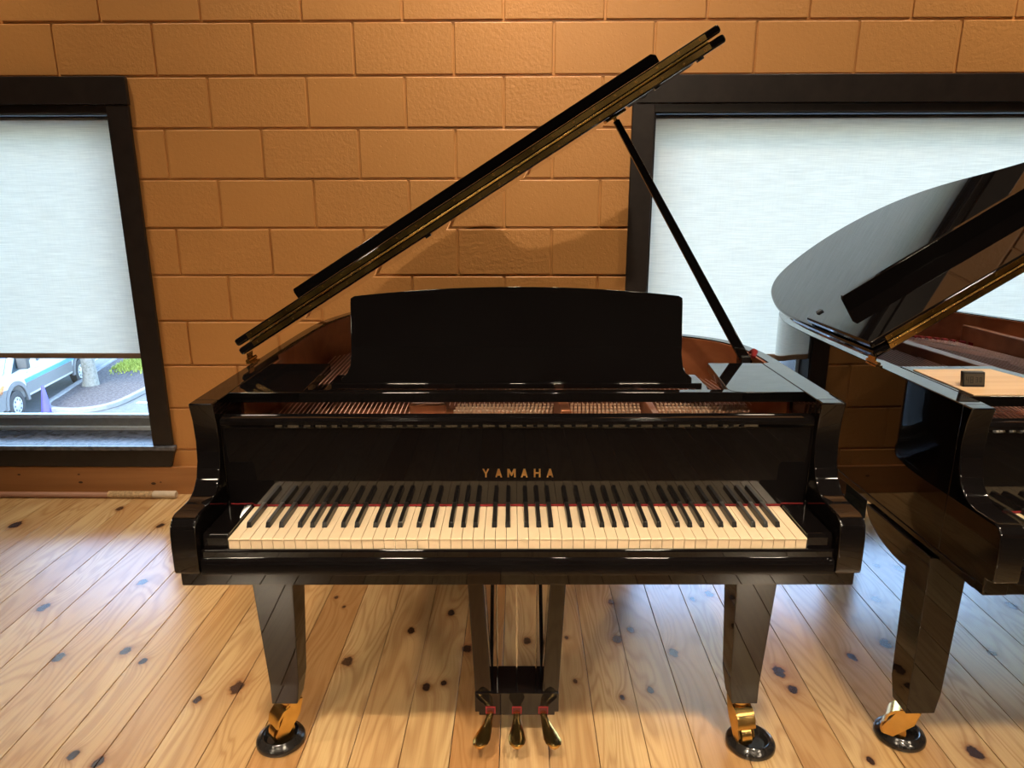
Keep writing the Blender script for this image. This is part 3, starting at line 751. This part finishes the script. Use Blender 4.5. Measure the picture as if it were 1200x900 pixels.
def cup(px, py, rot, origin, label):
    c, s = math.cos(rot), math.sin(rot)
    o = empty('caster_cup', (origin[0]+c*px-s*py, origin[1]+s*px+c*py, 0.0))
    MB().lathe([(0.001, 0.0), (0.058, 0.0), (0.0615, 0.004), (0.0615, 0.012), (0.058, 0.018), (0.052, 0.021), (0.049, 0.025), (0.046, 0.027), (0.042, 0.0255), (0.039, 0.018), (0.034, 0.010), (0.020, 0.009), (0.001, 0.009)], seg=48).obj('dish', M['satin_cup'], o, 50)
    return tag(o, label, 'caster cup', 'black caster cups under the front legs')
M['satin_cup'] = plain('cup_plastic', (0.016, 0.014, 0.013), 0.18)
cup(-0.612, 0.178, P1R, P1, 'round black caster cup under the left front leg of the central piano')
cup(0.601, 0.165, P1R, P1, 'round black caster cup under the right front leg of the central piano')
cup(-0.690, 0.235, P2R, P2, 'round black caster cup under the leg of the piano at the right edge')

# small display on the second piano
c, s = math.cos(P2R), math.sin(P2R)
hx, hy = -0.612, 0.292
hg = tag(empty('humidity_meter', (P2[0]+c*hx-s*hy, P2[1]+s*hx+c*hy, 0.9305), R(-4)), 'small black digital display reading 48 30 standing on the pale panel', 'display')
def tilt(q): return (q[0], q[1] + 0.22*q[2], q[2])
mb = MB().box(-0.025, 0.025, 0, 0.013, 0, 0.035); mb.v = [tilt(v) for v in mb.v]; mb.obj('housing', M['satin'], hg, None, 0.002)
mb = MB().box(-0.0215, 0.0215, -0.0006, 0.001, 0.005, 0.030); mb.v = [tilt(v) for v in mb.v]; mb.obj('screen', plain('lcd', (0.060, 0.048, 0.032), 0.4), hg)
SEG = {'4': 'bcfg', '8': 'abcdefg', '3': 'abcdg', '0': 'abcdef'}
dg = MB()
def digit(ch, x, z, w, h):
    t = 0.0018
    S = {'a': (x, x+w, z+h-t, z+h), 'g': (x, x+w, z+h/2-t/2, z+h/2+t/2), 'd': (x, x+w, z, z+t), 'f': (x, x+t, z+h/2, z+h), 'e': (x, x+t, z, z+h/2), 'b': (x+w-t, x+w, z+h/2, z+h), 'c': (x+w-t, x+w, z, z+h/2)}
    for k in SEG[ch]:
        a, b, e, f = S[k]; dg.box(a, b, -0.0010, -0.0005, e, f)
digit('4', -0.0185, 0.009, 0.0068, 0.0155); digit('8', -0.009, 0.009, 0.0068, 0.0155); digit('3', 0.003, 0.011, 0.0055, 0.012); digit('0', 0.0115, 0.011, 0.0055, 0.012)
dg.v = [tilt(v) for v in dg.v]; dg.obj('digits', plain('lcd_ink', (0.012, 0.008, 0.006), 0.5), hg)

# ------------------------------------------------------------------ outside, one storey below
G = -3.961
K = 1/1.12      # outside plan scale
tag(box('ground', speck('asphalt', [(0.10, 0.115, 0.12), (0.15, 0.17, 0.175)], 9.0), None, -60, 30, D+0.8, 70, G-0.3, G), kind='structure')
mulch = speck('mulch', [(0.03, 0.028, 0.03), (0.09, 0.08, 0.08), (0.17, 0.155, 0.15)], 14.0, 0.95, 0.6)
concrete = speck('kerb_concrete', [(0.19, 0.20, 0.205), (0.26, 0.27, 0.27)], 6.0)
isl = spline([(x*K, y*K) for x, y in [(-15.5, 28.0), (-14.95, 25.0), (-14.45, 22.6), (-14.0, 20.6), (-13.85, 19.85), (-13.5, 19.38), (-13.0, 19.2), (-12.5, 19.25), (-12.1, 19.6), (-11.95, 20.3), (-11.95, 22.2), (-12.1, 25.0), (-12.3, 28.0)]], 6)
island = tag(empty('kerbed_island', (-13.2*K, 22.0*K, G)), 'kerbed planting island of dark mulch outside the left window', 'planter')
rel = [(x+13.2*K, y-22.0*K) for x, y in isl]
MB().strip(rel, offset(rel, 0.15), 0.0, 0.14).obj('kerb', concrete, island, None, 0.03)
MB().prism(offset(rel, 0.14), 0.0, 0.10, 'z').obj('mulch_bed', mulch, island)
gr = MB()
for i in range(2600):
    x, y = random.gauss(-13.6, 0.62), random.gauss(24.7, 0.5)
    if x < -14.6 + (25-y)*0.2 or x > -12.4: continue
    x, y = x*K, y*K
    h = random.uniform(0.05, 0.13); an = random.uniform(0, 6.28); w = 0.03
    dx, dy = w*math.cos(an), w*math.sin(an)
    gr.add([(x-dx, y-dy, G+0.10), (x+dx, y+dy, G+0.10), (x+random.uniform(-.05, .05), y+random.uniform(-.05, .05), G+0.10+h)], [(0, 1, 2)])
o = gr.mesh('grass_tufts', speck('grass', [(0.26, 0.33, 0.05), (0.42, 0.47, 0.10)], 5.0), recalc=False)
tag(link('grass_tufts', o), 'bright yellow-green grass growing at the back of the mulch island', 'grass', kind='stuff')

tr = tag(empty('street_tree', (-13.82*K, 21.82*K, G+0.10)), 'pale-barked tree rising from the mulch island beside the van', 'tree')
bark = speck('bark', [(0.13, 0.135, 0.12), (0.22, 0.225, 0.20), (0.28, 0.28, 0.255)], 12.0, 0.95, 0.8)
MB().tube([(-.02, 0, -0.02), (-0.01, 0, 0.10), (0, 0, 0.35), (-0.02, 0, 1.0), (-0.06, 0, 1.9), (-0.04, 0.03, 3.0), (0.02, 0.05, 4.2)], [0.24, 0.21, 0.185, 0.175, 0.17, 0.15, 0.10], 14).obj('trunk', bark, tr, 60)
for a in range(6):
    t = a*1.05; MB().tube([(0, 0.03, 2.6+a*0.2), (0.7*math.cos(t), 0.7*math.sin(t), 3.5+a*0.2), (1.3*math.cos(t), 1.3*math.sin(t), 4.2+a*0.2)], [0.08, 0.05, 0.02], 8).obj('branch', bark, tr, 60)
lv = MB()
for i in range(1500):
    v = Vector((random.gauss(0, 1), random.gauss(0, 1), random.gauss(0, 1))).normalized()*random.uniform(0.5, 1.0)**0.5
    p = Vector((v.x*1.9, v.y*1.9, 4.4 + v.z*1.3)); u = Vector((random.gauss(0, 1), random.gauss(0, 1), random.gauss(0, 1))).normalized()*0.12; w = u.orthogonal()*0.6
    lv.add([p-u, p+w, p+u, p-w], [(0, 1, 2, 3)])
tag(link('foliage', lv.mesh('foliage', speck('leaves', [(0.06, 0.13, 0.03), (0.14, 0.24, 0.06)], 4.0), recalc=False), tr), kind='stuff')

cone = tag(empty('marker_cone', (-13.52*K, 19.12*K, G)), 'tall blue marker cone at the kerb in front of the van', 'cone')
blue = plain('blue_plastic', (0.10, 0.09, 0.62), 0.5)
MB().lathe([(0.001, 0.03), (0.12, 0.03), (0.035, 0.70), (0.03, 0.72), (0.001, 0.72)], seg=20).obj('body', blue, cone, 40)
MB().box(-0.17, 0.17, -0.17, 0.17, 0, 0.035).obj('base', blue, cone, None, 0.01)

# delivery van: local y runs to the rear, +x is the side that faces the window
vr = math.atan2(0.158, 0.987)
van = tag(empty('delivery_van', (-13.89*K, 18.57*K, G), vr), 'white delivery van with a blue stripe parked outside the left window', 'van')
white = plain('van_white', (0.60, 0.63, 0.66), 0.25, noise=0.02); grey = plain('van_cladding', (0.17, 0.18, 0.19), 0.6)
sky_blue = plain('van_blue', (0.10, 0.33, 0.66), 0.35); dark = plain('van_glass', (0.05, 0.08, 0.10), 0.05)
VW = 2.0
side = [(-0.95, 0.40), (-0.98, 0.72), (-0.88, 0.92), (-0.50, 1.06), (-0.20, 1.16), (0.46, 1.98), (0.75, 2.12), (5.0, 2.30), (5.1, 2.22), (5.12, 0.42), (4.05, 0.42), (3.98, 0.62), (3.80, 0.82), (3.58, 0.86), (3.36, 0.82), (3.18, 0.62), (3.1, 0.42), (0.46, 0.42), (0.42, 0.60), (0.24, 0.82), (0.0, 0.88), (-0.24, 0.82), (-0.42, 0.60), (-0.46, 0.40)]
MB().prism(side, -VW, 0.0, 'x').obj('body', white, van, None, 0.05, 3)
S = 0.012
def panel(name, mat, pts, bev=None): return MB().prism(pts, -0.01, S, 'x').obj(name, mat, van, None, bev)
panel('door_window', dark, [(-0.06, 1.17), (0.36, 1.76), (0.98, 1.86), (1.02, 1.46), (0.82, 1.30), (0.50, 1.20)])
panel('side_window', dark, [(1.50, 1.56), (1.50, 1.95), (2.6, 2.0), (2.6, 1.60)])
panel('stripe', sky_blue, [(0.50, 0.80), (0.46, 0.90), (5.08, 0.92), (5.08, 0.80)])
panel('sill_cladding', grey, [(0.52, 0.50), (0.50, 0.79), (3.02, 0.79), (3.06, 0.50)])
panel('sill_cladding', grey, [(4.12, 0.50), (4.08, 0.79), (5.08, 0.79), (5.08, 0.50)])
panel('front_bumper', grey, [(-0.97, 0.40), (-0.97, 0.80), (-0.60, 0.86), (-0.36, 0.84), (-0.50, 0.62), (-0.50, 0.40)])
for wy in (0.0, 3.58):
    MB().prism([(wy+0.56*math.cos(t*math.pi/12), 0.36+0.60*math.sin(t*math.pi/12)) for t in range(13)] + [(wy+0.45*math.cos(t*math.pi/12), 0.36+0.50*math.sin(t*math.pi/12)) for t in range(12, -1, -1)], -0.02, 0.03, 'x').obj('wheel_arch', grey, van)
    for sx in (0.0, -VW+0.22):
        seg = 28; vs = []
        mbw = MB()
        prof = [(0.001, -0.22), (0.30, -0.22), (0.36, -0.19), (0.36, -0.02), (0.31, 0.0), (0.23, 0.0), (0.22, -0.03), (0.001, -0.03)]
        mbw.lathe(prof, seg=seg, fn=lambda q, wy=wy, sx=sx: (sx + q[2], wy + q[0], 0.36 + q[1]))
        w = mbw.obj('wheel', plain('tyre', (0.05, 0.052, 0.055), 0.8), van, 40)
        rim = MB().lathe([(0.001, -0.035), (0.20, -0.035), (0.21, -0.01), (0.18, -0.015), (0.10, 0.0), (0.06, 0.012), (0.001, 0.012)], seg=24, fn=lambda q, wy=wy, sx=sx: (sx + q[2], wy + q[0], 0.36 + q[1]))
        rim.obj('hub', plain('hub_silver', (0.60, 0.64, 0.66), 0.35, 0.3), w, 40)
        hl = MB()
        for k in range(8):
            t = k*math.pi/4; hl.lathe([(0.001, 0), (0.028, 0), (0.028, 0.006), (0.001, 0.006)], seg=8, fn=lambda q, wy=wy, sx=sx, t=t: (sx - 0.004 + q[2], wy + 0.145*math.cos(t) + q[0], 0.36 + 0.145*math.sin(t) + q[1]))
        tag(hl.obj('hub_holes', grey, w), kind='stuff')
mir = box('mirror', plain('mirror_black', (0.06, 0.065, 0.07), 0.5), van, 0.02, 0.28, 0.16, 0.32, 1.22, 1.62, 0.04)
box('mirror_glass', white, mir, 0.10, 0.26, 0.315, 0.335, 1.25, 1.38, 0.01)
box('door_handle', grey, van, 0.0, 0.05, 1.16, 1.26, 1.22, 1.42, 0.015)
panel('headlight', plain('headlight_orange', (0.75, 0.33, 0.14), 0.2), [(-0.90, 0.74), (-0.86, 0.88), (-0.54, 1.00), (-0.46, 0.96), (-0.60, 0.80)])
panel('emblem', plain('emblem_blue', (0.10, 0.22, 0.52), 0.5), [(2.05, 1.28), (2.15, 1.40), (2.30, 1.46), (2.34, 1.54), (2.42, 1.48), (2.55, 1.46), (2.44, 1.38), (2.52, 1.26), (2.34, 1.34), (2.2, 1.28)])
panel('trim_line', plain('van_line', (0.50, 0.60, 0.68), 0.4), [(0.62, 1.02), (0.62, 1.06), (1.30, 1.08), (1.30, 1.04)])
MB().add([(-VW+0.12, -0.20, 1.16), (-0.10, -0.20, 1.16), (-0.16, 0.46, 1.98), (-VW+0.16, 0.46, 1.98), (-VW+0.12, -0.23, 1.18), (-0.10, -0.23, 1.18), (-0.16, 0.43, 2.0), (-VW+0.16, 0.43, 2.0)],
         [(0, 1, 2, 3), (4, 7, 6, 5), (0, 4, 5, 1), (1, 5, 6, 2), (2, 6, 7, 3), (3, 7, 4, 0)]).obj('windscreen', plain('windscreen_blue', (0.10, 0.24, 0.48), 0.05), van)
# painted parking lines
for i, (x, y) in enumerate(((-10.6, 20.2), (-10.2, 23.0))):
    tag(box('parking_line', plain('road_paint', (0.75, 0.78, 0.78), 0.7), None, x*K-0.8, x*K+0.9, y*K-0.06, y*K+0.06, G, G+0.006),
        ('white painted line on the asphalt right of the kerbed island', 'faded white line on the asphalt further behind the island')[i], 'road marking')
